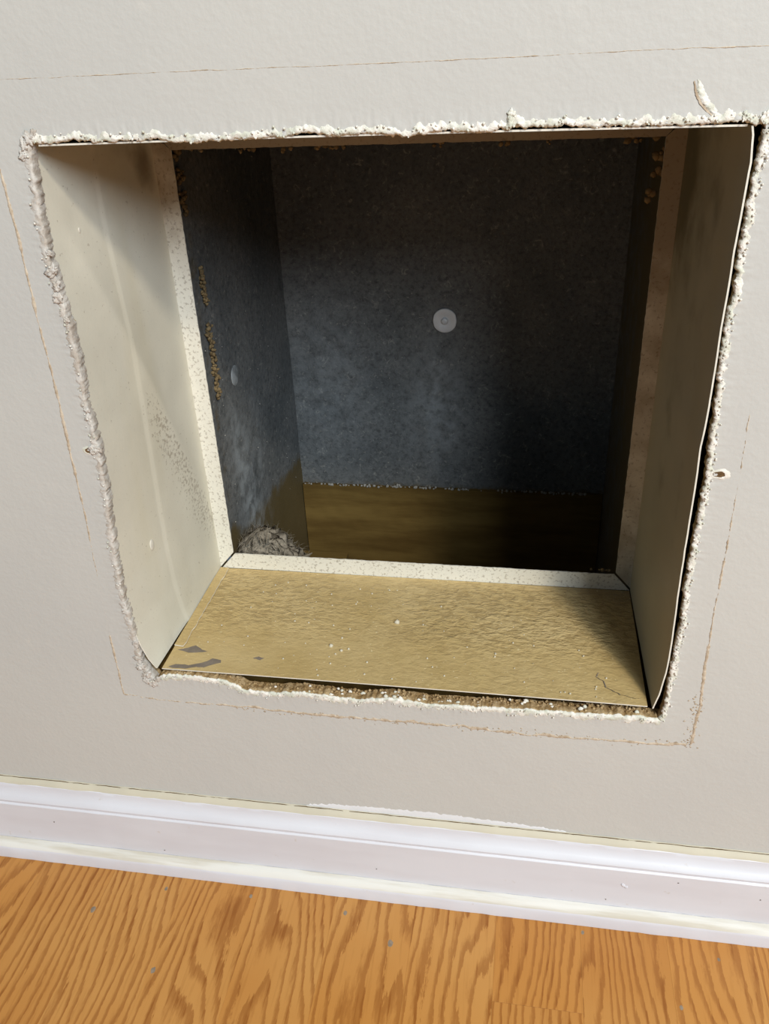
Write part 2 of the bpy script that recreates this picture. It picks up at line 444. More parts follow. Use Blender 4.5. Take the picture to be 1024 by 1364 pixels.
GB = [(-27.6, -17.2), (10.7, -19.9), (69.2, -19.5), (125.8, -21.4), (164.6, -20.7), (218.5, -20.4), (271.1, -22.8), (322.1, -21.8), (352.0, -21.7), (378.8, -19.9)]
GR = [(381.0, -18.2), (382.1, 15.6), (380.5, 53.3), (379.8, 94.3), (380.1, 129.7), (379.9, 157.7), (379.7, 181.9), (378.8, 213.7), (378.2, 235.2)]
ragged_line('grille_outline', GL, 1.7, lambda u: 1.0 if u < .5 else (.9 - (u - .5) * 4 if u < .72 else (-.2 if u < .85 else .8)), .35, MT['line'], 'thin tan line down the left of the hole', 1)
ragged_line('grille_outline', GT, .55, lambda u: .55, .3, MT['line'], 'faint dashed tan line above the hole', 2)
ragged_line('grille_outline', GB, 2.4, lambda u: (.2 if u < .12 else .75 + .3 * u), 1.6, MT['line'], 'flaky tan line below the hole', 3)
ragged_line('grille_outline', GR, 2.0, lambda u: 1.15 - 1.0 * min(1, u * 1.3) + (.15 if u < .3 else 0), .5, MT['line'], 'rusty tan line at the lower right', 4)
it = []
for k in range(190):
    x = random.uniform(60, 382); z = -21.5 + random.gauss(0, 1.5) + (2 if x > 350 else 0)
    it.append((x / 1000, -.0001, z / 1000, random.uniform(.0003, .0009), .15))
for k in range(60):
    it.append(((380 + random.gauss(0, 2.5)) / 1000, -.0001, random.uniform(-22, 25) / 1000, random.uniform(.0003, .0009), .15))
blobs('caulk_flakes', it, MT['line'], wall, 'stuff')

# crack and paper tear at the upper right
V = []; F = []
P = resample([(330.0, 382.0), (330.8, 379.2), (331.8, 376.2), (334.2, 372.6), (337.2, 369.6), (341.2, 366.6), (345, 365.2)], .4)
for i, (x, z) in enumerate(P):
    u = i / len(P); wv = .2 + .62 * math.sin(PI * min(1, u * 1.05)) ** .7
    for k, (s, y) in enumerate(((-1.0, .1), (-.3, -1.0), (.5, -.75), (1.7, -.55), (2.6, .1))):
        V.append(((x + (s + .8 * nz(x, z, k, .8, 3)) * wv * 1.3) / 1000, (y * (wv * (.7 + .9 * nz(x, z, k * 3, .9, 3)) if y < 0 else 1)) / 1000, (z + s * .4 * wv) / 1000))
for i in range(len(P) - 1):
    for k in range(4): F.append((i * 5 + k, i * 5 + 5 + k, i * 5 + 6 + k, i * 5 + 1 + k))
mesh_obj('torn_paper', V, F, MT['chalk'], wall)['label'] = 'curled tear in the wall paper above the upper right corner'
V = []; F = []
for i, (x, z) in enumerate(P):
    u = i / len(P); wv = (.25 + .45 * math.sin(PI * u))
    for s in (-1, 1): V.append(((x - 1.3 + s * wv + .3 * nz(x, z, 50, .6, 2)) / 1000, -.00035, (z - .4) / 1000))
for i in range(len(P) - 1): F.append((i * 2, i * 2 + 2, i * 2 + 3, i * 2 + 1))
mesh_obj('wall_crack', V, F, MT['line'], wall)['label'] = 'thin grey crack beside the paper tear'

# screw holes: a raised crumbly collar with a dark cup
def screw_hole(x, z, rx, rz, deep, label):
    n = 28; V = []; F = []
    prof = [(2.1, .12), (1.6, -.25), (1.25, -.5), (1.0, -.35), (.75, -.12), (.4, -.06), (0.02, -.05)]
    for k, (r, y) in enumerate(prof):
        for i in range(n):
            a = 2 * PI * i / n; rr = r * (1 + .18 * nz(math.cos(a), math.sin(a), x * 100, 1.6, 3))
            V.append((x + rx * rr * math.cos(a), y / 1000 * (1 + .5 * nz(math.cos(a), math.sin(a), k, 2, 2)), z + rz * rr * math.sin(a)))
    fm = []
    for k in range(len(prof) - 1):
        for i in range(n):
            j = (i + 1) % n; F.append((k * n + i, k * n + j, k * n + n + j, k * n + n + i)); fm.append(1 if k >= 3 else 0)
    F.append([(len(prof) - 1) * n + i for i in range(n)]); fm.append(1)
    mesh_obj('screw_hole', V, F, [MT['chalk'], MT['hole']], wall, True, None, fm)['label'] = label
screw_hole(-.0088, .1866, .0020, .0016, 1, 'small old screw hole at the left rim')
screw_hole(.3685, .1853, .0034, .0018, 1, 'brown ragged screw hole at the right rim')
lump((-.0048, -.001, .187, .0030, .6))

# touch-up paint smear just above the baseboard
V = []; F = []; n = 130
for i in range(n + 1):
    u = i / n; x = .105 + .20 * u
    h = .0085 * (math.sin(PI * min(1, u * 1.0)) ** .55) * (1 - .45 * u) + .0016 * nz(x * 1000, 0, 3, .5, 4)
    h = max(.0005, h)
    for k in range(4):
        V.append((x, -.00022 if k < 3 else .0001, -.1185 + h * (k / 3 if k < 3 else 1.02)))
for i in range(n):
    for k in range(3): F.append((i * 4 + k, i * 4 + 4 + k, i * 4 + 5 + k, i * 4 + 1 + k))
mesh_obj('paint_smear', V, F, MT['smear'], wall)['label'] = 'brighter white touch-up paint above the baseboard'

# ---------------- baseboard and shoe moulding
def extrude_profile(name, prof, m, parent=None, x0=WX[0], x1=WX[1], nseg=500, wob=.0002, seedz=0, mats_i=None, mats=None):
    V = []; F = []; fm = []
    for i in range(nseg + 1):
        x = x0 + (x1 - x0) * i / nseg
        for k, (y, z) in enumerate(prof):
            V.append((x, y + wob * nz(x * 60, k * .6, seedz, 1, 3), z + wob * .7 * nz(x * 50, k * .6, seedz + 4, 1, 3)))
    n = len(prof)
    for i in range(nseg):
        for k in range(n):
            j = (k + 1) % n
            F.append((i * n + k, i * n + j, (i + 1) * n + j, (i + 1) * n + k)); fm.append(mats_i[k] if mats_i else 0)
    F.append(list(range(n))[::-1]); F.append([nseg * n + k for k in range(n)]); fm += [0, 0]
    o = mesh_obj(name, V, F, mats or [m], parent, True, None, fm)
    o.data.set_sharp_from_angle(angle=math.radians(38))
    return o
bprof = [(-.0002, -.1212), (-.0035, -.1217), (-.0052, -.1232), (-.0056, -.1260), (-.0066, -.1295), (-.0088, -.1325), (-.0108, -.1343), (-.0116, -.1362), (-.0108, -.1380), (-.0108, -.1392), (-.0122, -.1402), (-.0122, -.1985), (-.0002, -.1985)]
bb = extrude_profile('baseboard_back', bprof, MT['base'])
tag(bb, kind='structure')
cprof = [(-.0001, -.1186), (-.0012, -.1190), (-.0030, -.1203), (-.0046, -.1222), (-.0050, -.1232), (-.0001, -.1215)]
extrude_profile('caulk_bead', cprof, MT['caulk'], bb, wob=.0002, seedz=8)['label'] = 'yellowed caulk bead along the top of the baseboard'
# the crack between caulk and wall
V = []; F = []; n = 900
for i in range(n + 1):
    x = -.5 + 1.3 * i / n
    wv = max(.02, .22 + .5 * nz(x * 1000, 0, 17, .05, 4)) * .001
    zc = -.1187 + .0006 * nz(x * 1000, 0, 27, .07, 3)
    V += [(x, -.0014, zc - wv * .5 - .0002), (x, -.0011, zc + wv * .5)]
for i in range(n): F.append((i * 2, i * 2 + 2, i * 2 + 3, i * 2 + 1))
mesh_obj('caulk_crack', V, F, MT['crack'], bb)['label'] = 'thin brown crack between caulk and wall'
sprof = [(-.0124, -.1812), (-.0150, -.1818), (-.0174, -.1836), (-.0192, -.1862), (-.0200, -.1885), (-.0201, -.1986), (-.0124, -.1986)]
sm_ = extrude_profile('trim_1', sprof, MT['shoe'], None, wob=.0003, seedz=15, mats=[MT['shoe'], MT['base']], mats_i=[0, 0, 0, 1, 1, 1, 1])
tag(sm_, kind='structure')
it = [(random.uniform(-.2, .5), -.0125, random.uniform(-.180, -.142), random.uniform(.0004, .0009), .3) for k in range(7)]
it += [(random.uniform(-.2, .5), -.0196, random.uniform(-.196, -.189), random.uniform(.0003, .0008), .3) for k in range(14)]
blobs('chipped_spots', it, MT['bare'], bb, 'stuff')
blobs('paint_drip', [(.349, -.0123, -.1555, .0016, .45), (.3515, -.0123, -.1575, .0013, .45)], MT['base'], bb, None, 3)['label'] = 'small white paint blob on the baseboard'

# ---------------- floor: underlay slab with single laminate strips laid on it
fl = box('floor', (WX[0], WX[1]), (-1.6, .012), (FLOOR_Z - .02, FLOOR_Z - .0075), MT['wood'])
tag(fl, kind='structure')
SW = .064; L = .40
bmh = {}
def plank_mesh(Lp):
    key = round(Lp, 4)
    if key in bmh: return bmh[key]
    bm = bmesh.new(); bmesh.ops.create_cube(bm, size=1)
    for v in bm.verts: v.co = Vector((v.co.x * (SW - .00004), v.co.y * (Lp - .00012), v.co.z * .0072))
    bmesh.ops.bevel(bm, geom=[e for e in bm.edges if all(v.co.z > 0 for v in e.verts)], offset=.00007, segments=1, affect='EDGES')
    me = bpy.data.meshes.new('plank'); bm.to_mesh(me); bm.free(); me.materials.append(MT['floor'])
    bmh[key] = me; return me
for i in range(-15, 22):
    x = (i + .5) * SW
    off = -.0875 if i == 4 else -(.16 + (i * 7919 % 13) / 13 * .24)
    y1 = -.012; y0 = off
    while y1 > -1.55:
        y0 = max(y0, -1.6)
        o = bpy.data.objects.new('plank', plank_mesh(y1 - y0)); COL.objects.link(o)
        o.location = (x, (y0 + y1) / 2, FLOOR_Z - .0036 - .00001 * ((i * 31) % 5)); o.parent = fl
        y1 = y0; y0 = y1 - L
for k, (x, y, r) in enumerate(((.1375, -.0335, .0015), (.177, -.054, .0020), (-.014, -.0316, .0013), (.388, -.074, .0013), (-.066, -.0575, .0020), (.003, -.099, .0018), (.058, -.0290, .0013), (.322, -.0255, .0012), (.42, -.034, .0010))):
    n = 16
    P = [(x + r * (1 + .4 * nz(math.cos(a), math.sin(a), k, 2, 2)) * math.cos(a), y + r * 1.4 * (1 + .4 * nz(math.cos(a), math.sin(a), k + 9, 2, 2)) * math.sin(a)) for a in [2 * PI * j / n for j in range(n)]]
    V = [(a, b, FLOOR_Z + .00002) for a, b in P] + [(x, y, FLOOR_Z + .00022)]
    o = mesh_obj('dried_paint_spot', V, [(j, (j + 1) % n, n) for j in range(n)], MT['mark'], fl)
    o['label'] = 'small grey dried spot on the oak strip'

# ---------------- the painted sheet-metal sleeve lining the hole
sl = empty('duct_sleeve', (.178, .003, .009))
tag(sl, 'cream and tan painted sheet metal sleeve lining the hole in the wall', 'vent sleeve')
SLO = Vector(sl.location)
def into(o, par=sl):
    o.parent = par; o.matrix_parent_inverse.identity()
    o.location = Vector(o.location) - (SLO if par is sl else Vector((0, 0, 0))); return o
D = .137
XL = [(9, 3.5), (16, -1), (28, -5), (45, -8.5), (80, -10.3), (124, -8), (161, -5), (190, -3.6), (245, -3.6), (282, -4.6), (300, -5.8), (316, -6.2), (342, -4.6), (362, -2.5)]
def left_pt(u, v):      # u: depth, v: height
    y = .002 + (D - .002) * u; z = .0095 + (.3620 - .0095) * v
    xf = interp(XL, z * 1000) / 1000
    x = .006 + (xf - .006) * (1 - u) ** 1.6
    # cross-break: a shallow crease from the upper front to the lower back, and a vertical seam
    crease = (z - (.3384 - (y - .011) * 2.15))
    x += .0022 * math.exp(-abs(crease) / .035) * math.sin(PI * min(1, max(0, u))) 
    x += .0006 * seg(y, .058, .061) * (1 - seg(y, .0615, .09))
    x += .0004 * nz(y * 20, z * 20, 4, 1, 3) * math.sin(PI * u)
    return (x, y, z)
def left_attr(p):
    y, z = p.y, p.z
    d = .95 * math.exp(-((y - .122) / .020) ** 2 - ((z - .338) / .020) ** 2)
    d += .45 * math.exp(-((y - .075) / .03) ** 2 - ((z - .35) / .012) ** 2)
    d += .30 * math.exp(-((y - .062) / .007) ** 2 - ((z - .14) / .055) ** 2) + .28 * math.exp(-((y - .07) / .016) ** 2 - ((z - .085) / .022) ** 2)
    d += .35 * seg(z, .035, .009)
    line = .3384 - (y - .011) * 2.15      # below the crease
    s = seg(line - z, -.002, .006) * (1 - seg(line - z, .03, .085)) * seg(y, .052, .068) * seg(z, .03, .07) * (1 - seg(z, .17, .22))
    s = max(0, s) * 1.0 + .12
    return dict(dirt_shade=min(1, d), speck=s)
into(sheet('left_panel', left_pt, 60, 90, (-.0009, 0, 0), MT['left'], None, left_attr, MT['edge']))['label'] = 'cream left panel with a diagonal crease and speckled grime'
XR = [(9, 352.6), (22, 355.5), (40, 357.5), (62, 357.8), (77, 357.6), (112, 357.0), (135, 356.6), (171, 357.0), (200, 356.4), (224, 357.2), (261, 357.0), (307, 357.0), (325, 357.5), (347, 358.2), (360, 357.0), (364, 355.5)]
def right_pt(u, v):
    y = .0005 + (D - .0005) * u; z = .0095 + (.3625 - .0095) * v
    xf = interp(XR, z * 1000) / 1000 + .00035 * nz(z * 1000, 0, 8, .04, 3)
    x = .3505 + (xf - .3505) * (1 - u) ** 1.2 + .0004 * nz(y * 20, z * 20, 14, 1, 3) * math.sin(PI * u)
    return (x, y, z)
def right_attr(p):
    y, z = p.y, p.z
    d = .8 * math.exp(-((y - .125) / .022) ** 2 - ((z - .325) / .04) ** 2)
    d += .55 * seg(z, .05, .36) * seg(y, .0, .05)  # shade put into the colour, deepening upward and inward
    d += .35 * math.exp(-((y - .085) / .018) ** 2 - ((z - .13) / .09) ** 2) + .3 * math.exp(-((y - .03) / .012) ** 2 - ((z - .12) / .08) ** 2)
    return dict(dirt_shade=min(1, d), speck=.1)
into(sheet('right_panel', right_pt, 50, 90, (.0009, 0, 0), MT['right'], None, right_attr, MT['edge']))['label'] = 'grimy brownish right panel, painted darker for shade, with a bright bowed front edge'
def bot_pt(u, v):
    x = .0062 + (.3500 - .0062) * u; y = .0030 + (D - .0035) * v
    z = .0090 + .0006 * nz(x * 25, y * 25, 3, 1, 3) * math.sin(PI * v) + .0005 * math.sin(PI * u)
    return (x, y, z)
def bot_attr(p):
    x, y = p.x, p.y
    wr = .25 + .9 * seg(y, .03, .075) * (1 - .5 * seg(y, .12, .137)) * (1 - .65 * math.exp(-((x - .15) / .045) ** 2)) + .25 * math.exp(-((x - .25) / .1) ** 2)
    d = .9 * math.exp(-((x - .345) / .055) ** 2 - ((y - .137) / .035) ** 2) + .45 * seg(y, .125, .137) + .3 * math.exp(-((x - .04) / .05) ** 2 - ((y - .10) / .03) ** 2)  # first term paints the shadow over the back right corner
    return dict(dirt_shade=min(1, d), wrinkle=wr)
bp = into(sheet('bottom_plate', bot_pt, 150, 70, (0, 0, -.0008), MT['plate'], None, bot_attr, MT['edge']))
bp['label'] = 'tan painted bottom plate with wrinkled paint and grey chips'
def top_pt(u, v):
    x = .004 + (.3545 - .004) * u; y = .0008 + (D - .0008) * v
    return (x, y, .3622 - .004 * v + .0006 * math.sin(PI * u) * (1 - v))
into(sheet('top_panel', top_pt, 40, 10, (0, 0, .0009), MT['right'], None, lambda p: dict(dirt_shade=.5, speck=.1), MT['edge']))
# flange of the left panel lying along the plate
def fl_pt(u, v):
    y = .028 + .107 * v
    return (.0064 + (.0072 + .0010 * nz(y * 100, 0, 3, 1, 2)) * u, y, .0104 + .0003 * nz(y * 40, u, 5, 1, 2) + .0006 * (1 - u))
into(sheet('side_flange', fl_pt, 4, 40, (0, 0, -.0008), MT['plate'], None, lambda p: dict(dirt_shade=.35, wrinkle=.4), MT['edge']))['label'] = 'narrow folded flange at the left end of the bottom plate'

# inward lips at the back of the sleeve, mitred at the corners, each with a faint notched edge
LX, RX, BZ, TZ = .0195, .3378, .0248, .3446
def lip(name, a0, a1, b0, b1, label, hidden=False):
    # a0-a1 outer edge, b0-b1 inner edge (x, z)
    def fn(u, v):
        o_ = Vector(a0).lerp(Vector(a1), u); i_ = Vector(b0).lerp(Vector(b1), u)
        p = o_.lerp(i_, v)
        if v > .9:
            q = .00035 * nz(p.x * 1000, p.y * 1000, 2, .3, 3); p += (i_ - o_).normalized() * q
        return (p.x, D + .0006 * math.sin(PI * v) * 0 - .0008 * v * v, p.y)
    def at(p):
        return dict(dirt_shade=.25 + .35 * (name == 'top') + .45 * (name == 'right') + (.5 * seg(p.z, .25, .33)), speck=.42 if name in ('bottom', 'left') else .3)  # extra darkness of the right lip is shade put into its colour
    o = into(sheet('back_lip', fn, 160, 6, (0, .0009, 0), MT['lip'], None, at, MT['edge']))
    o['label'] = label
lip('left', (.0058, .0100), (.0058, .356), (LX, BZ + .0012), (LX, TZ), 'pale speckled lip up the left back edge')
lip('right', (.3512, .0105), (.3512, .356), (RX, BZ + .0012), (RX, TZ), 'shade-toned lip up the right back edge')
lip('bottom', (.0072, .0092), (.3498, .0092), (LX + .0012, BZ), (RX - .0010, BZ - .0006), 'white speckled lip along the back of the plate')
lip('top', (.0062, .3585), (.3505, .3585), (LX, TZ), (RX, TZ + .0002), 'brownish lip under the top edge')
# grey chips where the tan paint came off
def chip(pts, label):
    V = []; n = len(pts); P = []
    for i in range(n):
        a, b = pts[i], pts[(i + 1) % n]
        for t in (0, .25, .5, .75):
            x, y = a[0] + (b[0] - a[0]) * t, a[1] + (b[1] - a[1]) * t
            P.append((x + .35 * nz(x, y, 2, .8, 2), y + .35 * nz(x, y, 8, .8, 2)))
    cxx = sum(p[0] for p in P) / len(P); cyy = sum(p[1] for p in P) / len(P)
    m_ = len(P)
    def zz(x, y): return bot_pt((x / 1000 - .0062) / .3438, (y / 1000 - .003) / .1335)[2]
    V = [(x / 1000, y / 1000, zz(x, y) + .00012) for x, y in P] + [(cxx / 1000, cyy / 1000, zz(cxx, cyy) + .00022)]
    o = into(mesh_obj('paint_chip', V, [(i, (i + 1) % m_, m_) for i in range(m_)], MT['bare'])); o['label'] = label
chip([(10, 24.5), (17, 27.5), (22, 31), (29, 26.5), (34, 24.8), (26, 22.8), (20, 22)], 'grey bare patch at the left end of the plate')
chip([(31, 10.5), (37, 14.0), (40, 17.5), (47, 16.5), (48, 13.5), (42, 10.5), (37, 7.0), (32, 6.8)], 'grey bare patch near the front left corner')
chip([(10, 5.2), (15, 8.5), (22, 8.8), (30, 6.8), (31, 10.2), (37, 13.2), (34, 8), (24, 4.4), (14, 4.0)], 'grey bare streak at the front left corner')
chip([(70, 21), (74, 23.2), (79, 21.6), (76, 19.4)], 'small grey bare spot near the front of the plate')
# outline of a lifting flake near the front right
V = []; F = []
ring = [(320, 33), (318, 28), (323, 24), (324, 18), (333, 12), (343, 9), (350, 10.5)]
P = resample(ring, .5)
for i, (x, y) in enumerate(P):
    for s in (-1, 1):
        V.append(((x + s * .38 + .6 * nz(x, y, 3, .3, 3)) / 1000, (y + s * .25 + .6 * nz(x, y, 6, .3, 3)) / 1000, .00925 + (.0004 if s < 0 else 0)))
for i in range(len(P) - 1): F.append((i * 2, i * 2 + 2, i * 2 + 3, i * 2 + 1))
into(mesh_obj('paint_chip', V, F, MT['bare']))['label'] = 'dark outline of a lifting paint flake near the front right'
# paint beads and a pimple on the plate, rivet dimples on the left panel
it = [(random.uniform(.03, .33), random.uniform(.006, .12), .0096, random.uniform(.0003, .0009), 1) for k in range(90)]
it += [(.125, .041, .0098, .0018, 1), (.134, .0365, .0097, .0013, 1), (.139, .039, .0097, .0010, 1), (.170, .075, .0097, .0021, 1)]
into(blobs('paint_bead', it, MT['edge'] if False else MT['caulk'], None, 'stuff'))
for (y, z, r) in ((.0425, .0905, .0032), (.033, .3135, .0012)):
    bm = bmesh.new(); bmesh.ops.create_uvsphere(bm, u_segments=20, v_segments=12, radius=r)
    for v in bm.verts: v.co.x *= .22; v.co.z *= 1.35
    me = bpy.data.meshes.new('rivet'); bm.to_mesh(me); bm.free(); me.materials.append(MT['edge'])
    me.polygons.foreach_set('use_smooth', [True] * len(me.polygons))
    o = bpy.data.objects.new('rivet', me); COL.objects.link(o)
    u = (y - .002) / (D - .002); v_ = (z - .0095) / .3525
    o.location = (left_pt(u, v_)[0] + .0002, y, z); into(o)

# ---------------- framing around the hole (seen only as the dark slot)
fr = empty('wall_framing', (.178, .06, FLOOR_Z + .001))
tag(fr, 'dark rough wooden framing behind the drywall, glimpsed in the slots around the sleeve', 'framing')
def fbox(name, x, y, z, m, par=fr):
    o = box(name, x, y, z, m); o.parent = par; o.location = -Vector(par.location); return o
fbox('stud', (-.056, -.018), (TH + .0003, .139), (-.1975, .50), MT['wood'])
fbox('stud', (.370, .408), (TH + .0003, .139), (-.1975, .50), MT['wood'])
fbox('header', (-.018, .370), (TH + .0003, .139), (.372, .410), MT['wood'])
fbox('sill', (-.018, .370), (TH + .0003, .139), (-.046, -.010), MT['wood'])

# ---------------- the dark duct behind the sleeve
du = empty('return_air_duct', (.178, .26, -.1965))
tag(du, 'dusty dark grey sheet metal duct seen through the sleeve', 'duct')
BY = .385
CX0, CX1 = .0130, .349
def dput(o):
    o.parent = du; o.location = -Vector(du.location); return o
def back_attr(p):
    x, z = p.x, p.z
    pale = .55 * math.exp(-((x - .17) / .03) ** 2 - ((z - .06) / .07) ** 2) + .35 * math.exp(-((x - .05) / .05) ** 2 - ((z - .10) / .09) ** 2)  # dust streak and blotch, strengthened to paint in light at lower left
    return dict(dirt_shade=.55 * (1 - seg(z, -.045, -.02)) + .12, pale=min(1, pale))
dput(sheet('back_panel', lambda u, v: (-.02 + .41 * u, BY + .0012 * nz(u * 5, v * 5, 2, 1, 3), -.195 + .655 * v), 60, 90, (0, .001, 0), MT['duct'], None, back_attr))['label'] = 'dull grey back panel filmed with dust, lower left painted lighter for the light'
def ls_attr(p):
    y, z = p.y, p.z
    # brown grime along the foot of the panel, climbing towards the back corner
    k = z - .004 + .12 * (y - .3)
    d = 1 - seg(k, -.03, .03)
    d += .35 * math.exp(-((y - .16) / .012) ** 2) + .1
    pale = .8 * math.exp(-((y - .205 - (0.07 - z) * .15) / .022) ** 2) * (1 - seg(z, .09, .16)) + .3 * math.exp(-((y - .25) / .02) ** 2 - ((z - .06) / .08) ** 2)
    return dict(dirt_shade=min(1, d), pale=min(1, pale))
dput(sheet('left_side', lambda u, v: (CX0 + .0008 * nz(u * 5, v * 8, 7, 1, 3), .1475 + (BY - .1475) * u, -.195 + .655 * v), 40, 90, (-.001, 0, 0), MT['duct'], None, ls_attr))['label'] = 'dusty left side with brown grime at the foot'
dput(sheet('right_side', lambda u, v: (CX1, .1475 + (BY - .1475) * u, -.195 + .655 * v), 20, 40, (.001, 0, 0), MT['duct'], None, lambda p: dict(dirt_shade=.9 - .3 * seg(p.y, .2, .3), pale=0)))
dput(sheet('duct_top', lambda u, v: (CX0 + (CX1 - CX0) * u, .1475 + (BY - .1475) * v, .46), 8, 8, (0, 0, .001), MT['duct'], None, lambda p: dict(dirt_shade=.2, pale=0)))
dput(sheet('duct_floor', lambda u, v: (CX0 + (CX1 - CX0) * u, .1475 + (BY - .1475) * v, -.194), 8, 8, (0, 0, -.001), MT['duct'], None, lambda p: dict(dirt_shade=.7, pale=0)))
dput(sheet('front_panel', lambda u, v: (-.05 + .44 * u, .1420, .347 + .113 * v), 20, 8, (0, .001, 0), MT['duct'], None, lambda p: dict(dirt_shade=.6, pale=0)))
dput(sheet('front_panel', lambda u, v: (-.05 + .44 * u, .1420, -.195 + .205 * v), 20, 8, (0, .001, 0), MT['duct'], None, lambda p: dict(dirt_shade=.7, pale=0)))
dput(sheet('front_panel', lambda u, v: (-.05 + .060 * u, .1420, .010 + .337 * v), 6, 20, (0, .001, 0), MT['duct'], None, lambda p: dict(dirt_shade=.9, pale=0)))
dput(sheet('front_panel', lambda u, v: (.352 + .040 * u, .1420, .010 + .337 * v), 6, 20, (0, .001, 0), MT['duct'], None, lambda p: dict(dirt_shade=.9, pale=0)))
# brown board across the foot of the back panel
def board_pt(u, v):
    x = CX0 + .001 + (CX1 - CX0 - .002) * u; z = -.19 + (.154) * v
    return (x, BY - .006 + .0005 * nz(x * 90, z * 90, 3, 1, 3), z + (.0012 * nz(x * 400, 0, 5, 1, 3) if v > .97 else 0))
dput(sheet('base_board', board_pt, 120, 40, (0, .0045, 0), MT['wood']))['label'] = 'brown dirty board across the foot of the back panel'
it = [(random.uniform(.016, .33), BY - .004 - random.random() * .002, -.0355 + random.gauss(0, .0006), random.uniform(.0006, .0019), .8) for k in range(150)]
dput(blobs('dust_ridge', it, MT['dust'], None, 'stuff'))
it = []
for k in range(110):
    x = random.uniform(.015, .31); z = random.uniform(-.02, .33)
    it.append((x, BY - .0006, z, random.uniform(.0003, .0008), .3))
for k in range(50):
    it.append((CX0 + .0008, random.uniform(.155, .36), random.uniform(-.02, .34), random.uniform(.0003, .0006), 1.2))
dput(blobs('dust_flecks', it, MT['dust'], None, 'stuff'))
# crumbling mastic strips behind the left and right lips
def mastic(x, y, z0, z1, r, n, seedz, label, thin=1):
    it = []
    for k in range(n):
        z = z0 + (z1 - z0) * k / n
        if nz(z * 1000, seedz, 0, .07, 2) < -.33: continue
        it.append((x + random.gauss(0, .0008), y + .0025 * nz(z * 1000, seedz, 5, .05, 3) + random.gauss(0, .0022), z, r * random.uniform(.5, 1.2), 1))
    o = dput(blobs('mastic_strip', it, MT['mastic'], None)); o['label'] = label
mastic(.0150, .168, .155, .262, .0017, 150, 3, 'crumbling tan mastic along the left joint')
mastic(.0145, .158, .30, .350, .0020, 60, 6, 'crumbling tan mastic at the upper left joint')
mastic(.3440, .150, .030, .150, .0019, 140, 9, 'crumbling tan mastic along the lower right joint')
mastic(.3450, .150, .16, .33, .0013, 110, 12, 'thin brown mastic along the upper right joint')
it = [(x + random.gauss(0, .002), .1395, z + random.gauss(0, .002), random.uniform(.001, .0028), .5) for x, z in [(.332, .343), (.325, .346), (.318, .344), (.336, .335), (.336, .325), (.334, .31)] for k in range(5)]
it += [(x + random.gauss(0, .003), .1395, .3435 + random.gauss(0, .0010), random.uniform(.0008, .0020), .5) for x in (.035, .07, .075, .10, .123, .128, .133, .20, .24, .27) for k in range(4)]
dput(blobs('mastic_crumbs', it, MT['mastic'], None, 'stuff'))
it = [(.329 + random.gauss(0, .004), .1390, .0262, random.uniform(.0008, .0018), .6) for k in range(10)]
dput(blobs('mastic_crumbs', it, MT['mastic'], None, 'stuff'))
# oval weld mark on the left side
bm = bmesh.new(); bmesh.ops.create_uvsphere(bm, u_segments=20, v_segments=12, radius=.009)
for v in bm.verts: v.co.x *= .10
me = bpy.data.meshes.new('pin_washer'); bm.to_mesh(me); bm.free(); me.materials.append(MT['duct'])
for k, val in (('pale', .95), ('dirt_shade', 0.0)):
    a = me.attributes.new(k, 'FLOAT', 'POINT'); a.data.foreach_set('value', [val] * len(me.vertices))
me.polygons.foreach_set('use_smooth', [True] * len(me.polygons))
o = bpy.data.objects.new('side_washer', me); COL.objects.link(o); o.parent = du
o.location = Vector((CX0 + .0005, .213, .157)) - Vector(du.location)
o['label'] = 'dusty pale round washer on the left side'
# round washer in the middle of the back panel: dished disc with a pin head
def lathe(name, prof, c, m, seg_=40, flat=True):
    V = []; F = []
    for (r, y) in prof:
        for i in range(seg_):
            a = 2 * PI * i / seg_
            rr = r * (1 - (.035 if flat and r > .009 and (math.cos(a) > .93 or math.cos(a) < -.93) else 0))
            V.append((c[0] + rr * math.cos(a), c[1] + y, c[2] + rr * math.sin(a)))
    for k in range(len(prof) - 1):
        for i in range(seg_):
            j = (i + 1) % seg_; F.append((k * seg_ + i, k * seg_ + seg_ + i, k * seg_ + seg_ + j, k * seg_ + j))
    F.append([(len(prof) - 1) * seg_ + i for i in range(seg_)])
    o = mesh_obj(name, V, F, m); o.data.set_sharp_from_angle(angle=math.radians(35)); return o
wc = (.1776, BY - .001, .1545)
ws = dput(lathe('pin_washer', [(.0121, 0), (.0123, -.0016), (.0118, -.0021), (.0095, -.0024), (.0062, -.0020), (.0048, -.0016), (.0042, -.0016)], wc, MT['disc']))
ws['label'] = 'round pale grey washer in the middle of the back panel'
ph = lathe('pin_head', [(.0036, 0), (.0036, -.0018), (.0028, -.0030), (.0012, -.0034)], (wc[0], wc[1] - .0012, wc[2]), MT['disc'], 24, False)
ph.parent = ws

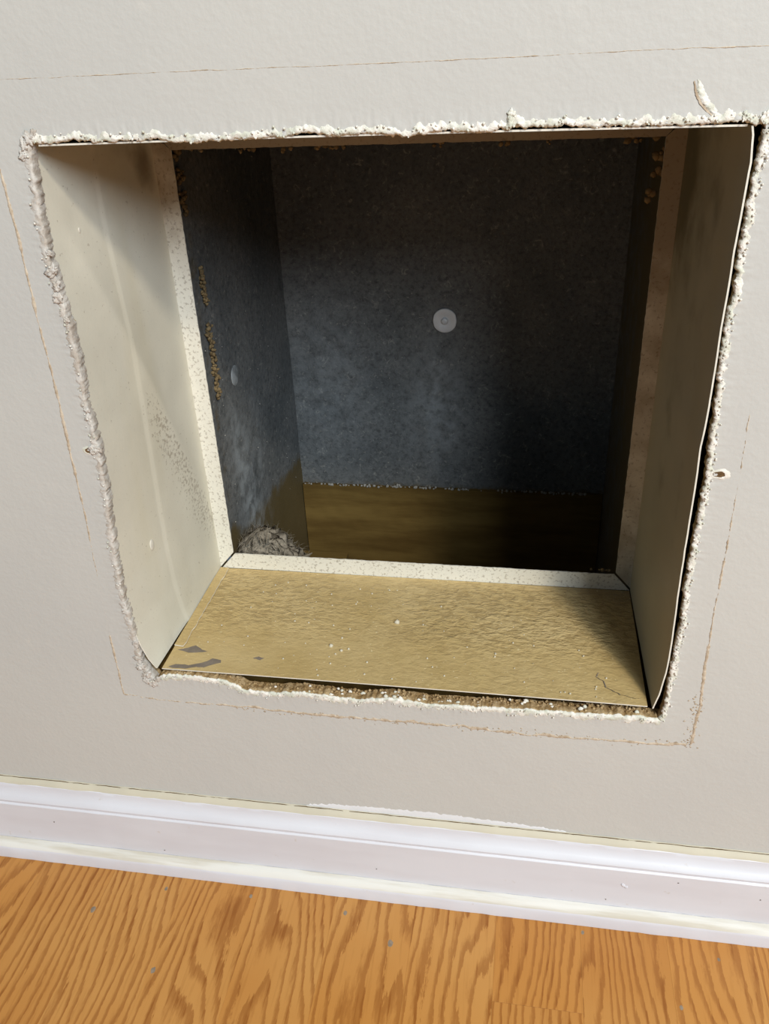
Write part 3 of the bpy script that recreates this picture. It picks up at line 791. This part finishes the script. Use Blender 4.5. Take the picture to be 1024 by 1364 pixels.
# ---------------- lint clump on a wooden block behind the lip, lower left
bk = box('wood_block', (CX0 + .0012, .105), (.1442, .200), (-.150, -.010), MT['wood'])
bk.parent = du; bk.location = -Vector(du.location); bk['label'] = 'rough block behind the lower lip, mostly hidden'
random.seed(21)
bm = bmesh.new()
prof_ = [(.0160, .008), (.022, .020), (.032, .0315), (.042, .034), (.052, .028), (.060, .020), (.070, .012), (.078, .005)]
g = bmesh.ops.create_icosphere(bm, subdivisions=5, radius=1)
for v in bm.verts:
    u = v.co.copy()
    x = .041 + .034 * u.x
    hh = interp([(.012, .032), (.022, .038), (.034, .042), (.048, .040), (.058, .030), (.068, .018), (.076, .006)], x)
    z = -.010 + hh * (u.z * .5 + .5)
    y = .166 + .015 * u.y
    n_ = .0028 * nz(u.x * 3, u.y * 3, u.z * 3, 2.2, 5)
    v.co = Vector((max(.0155, x + n_), y + n_ * 2, max(-.0098, z + n_ * (1 if u.z > -.3 else 0))))
me = bpy.data.meshes.new('lint_clump'); bm.to_mesh(me); bm.free(); me.materials.append(MT['lint'])
me.polygons.foreach_set('use_smooth', [True] * len(me.polygons))
lc = bpy.data.objects.new('lint_clump', me); COL.objects.link(lc)
tag(lc, 'frayed clump of grey-brown lint behind the lower left corner of the lip', 'lint')
def fibre(V, F, p, d, L, r, curl):
    n = 6; k0 = len(V); q = p.copy(); d = d.normalized()
    for i in range(n + 1):
        rr = r * (1 - i / n * .85)
        s = d.cross(Vector((0, 1, .2))).normalized(); t = d.cross(s).normalized()
        for a in (0, 2.1, 4.2): V.append(q + s * rr * math.cos(a) + t * rr * math.sin(a))
        q = q + d * L / n; d = (d + curl * .25).normalized()
    for i in range(n):
        for a in range(3):
            b = (a + 1) % 3; F.append((k0 + i * 3 + a, k0 + i * 3 + b, k0 + i * 3 + 3 + b, k0 + i * 3 + 3 + a))
V = []; F = []
for k in range(1500):
    x = random.uniform(.016, .074)
    hh = interp([(.012, .030), (.022, .036), (.034, .040), (.048, .038), (.058, .028), (.068, .017), (.076, .004)], x)
    p = Vector((x, random.uniform(.150, .180), -.010 + hh * random.uniform(.3, 1.0)))
    d = Vector((random.gauss(.3, .6), random.gauss(-.3, .5), random.gauss(.15, .35)))
    if k % 9 == 0: d = Vector((random.gauss(.2, .3), -.1, 1))
    fibre(V, F, p, d, random.uniform(.004, .011), random.uniform(.00012, .00026), Vector((random.gauss(0, 1), random.gauss(0, .6), random.gauss(0, .6))))
for (x, z, dx, dz, L_, r) in ((.0405, .022, -.12, 1, .016, .0010), (.0455, .022, .12, 1, .020, .0010), (.048, .024, .2, 1, .012, .0007), (.033, .021, .25, 1, .010, .0010), (.029, .020, .5, 1, .007, .0010), (.057, .014, -.15, 1, .014, .0009), (.060, .010, .1, 1, .010, .0011), (.053, .016, -.7, .9, .007, .0012)):
    fibre(V, F, Vector((x, .150, z + .006)), Vector((dx, 0, dz)), L_, r, Vector((.1, 0, 0)))
for k in range(14):
    fibre(V, F, Vector((.067 + k * .0003, .158 + k * .0004, -.001 + k * .0006)), Vector((1, .1, .95 - k * .04)), .018 - k * .0005, .0008, Vector((0, 0, .05)))
o = mesh_obj('lint_fibres', V, F, MT['lint'], lc); o['kind'] = 'stuff'
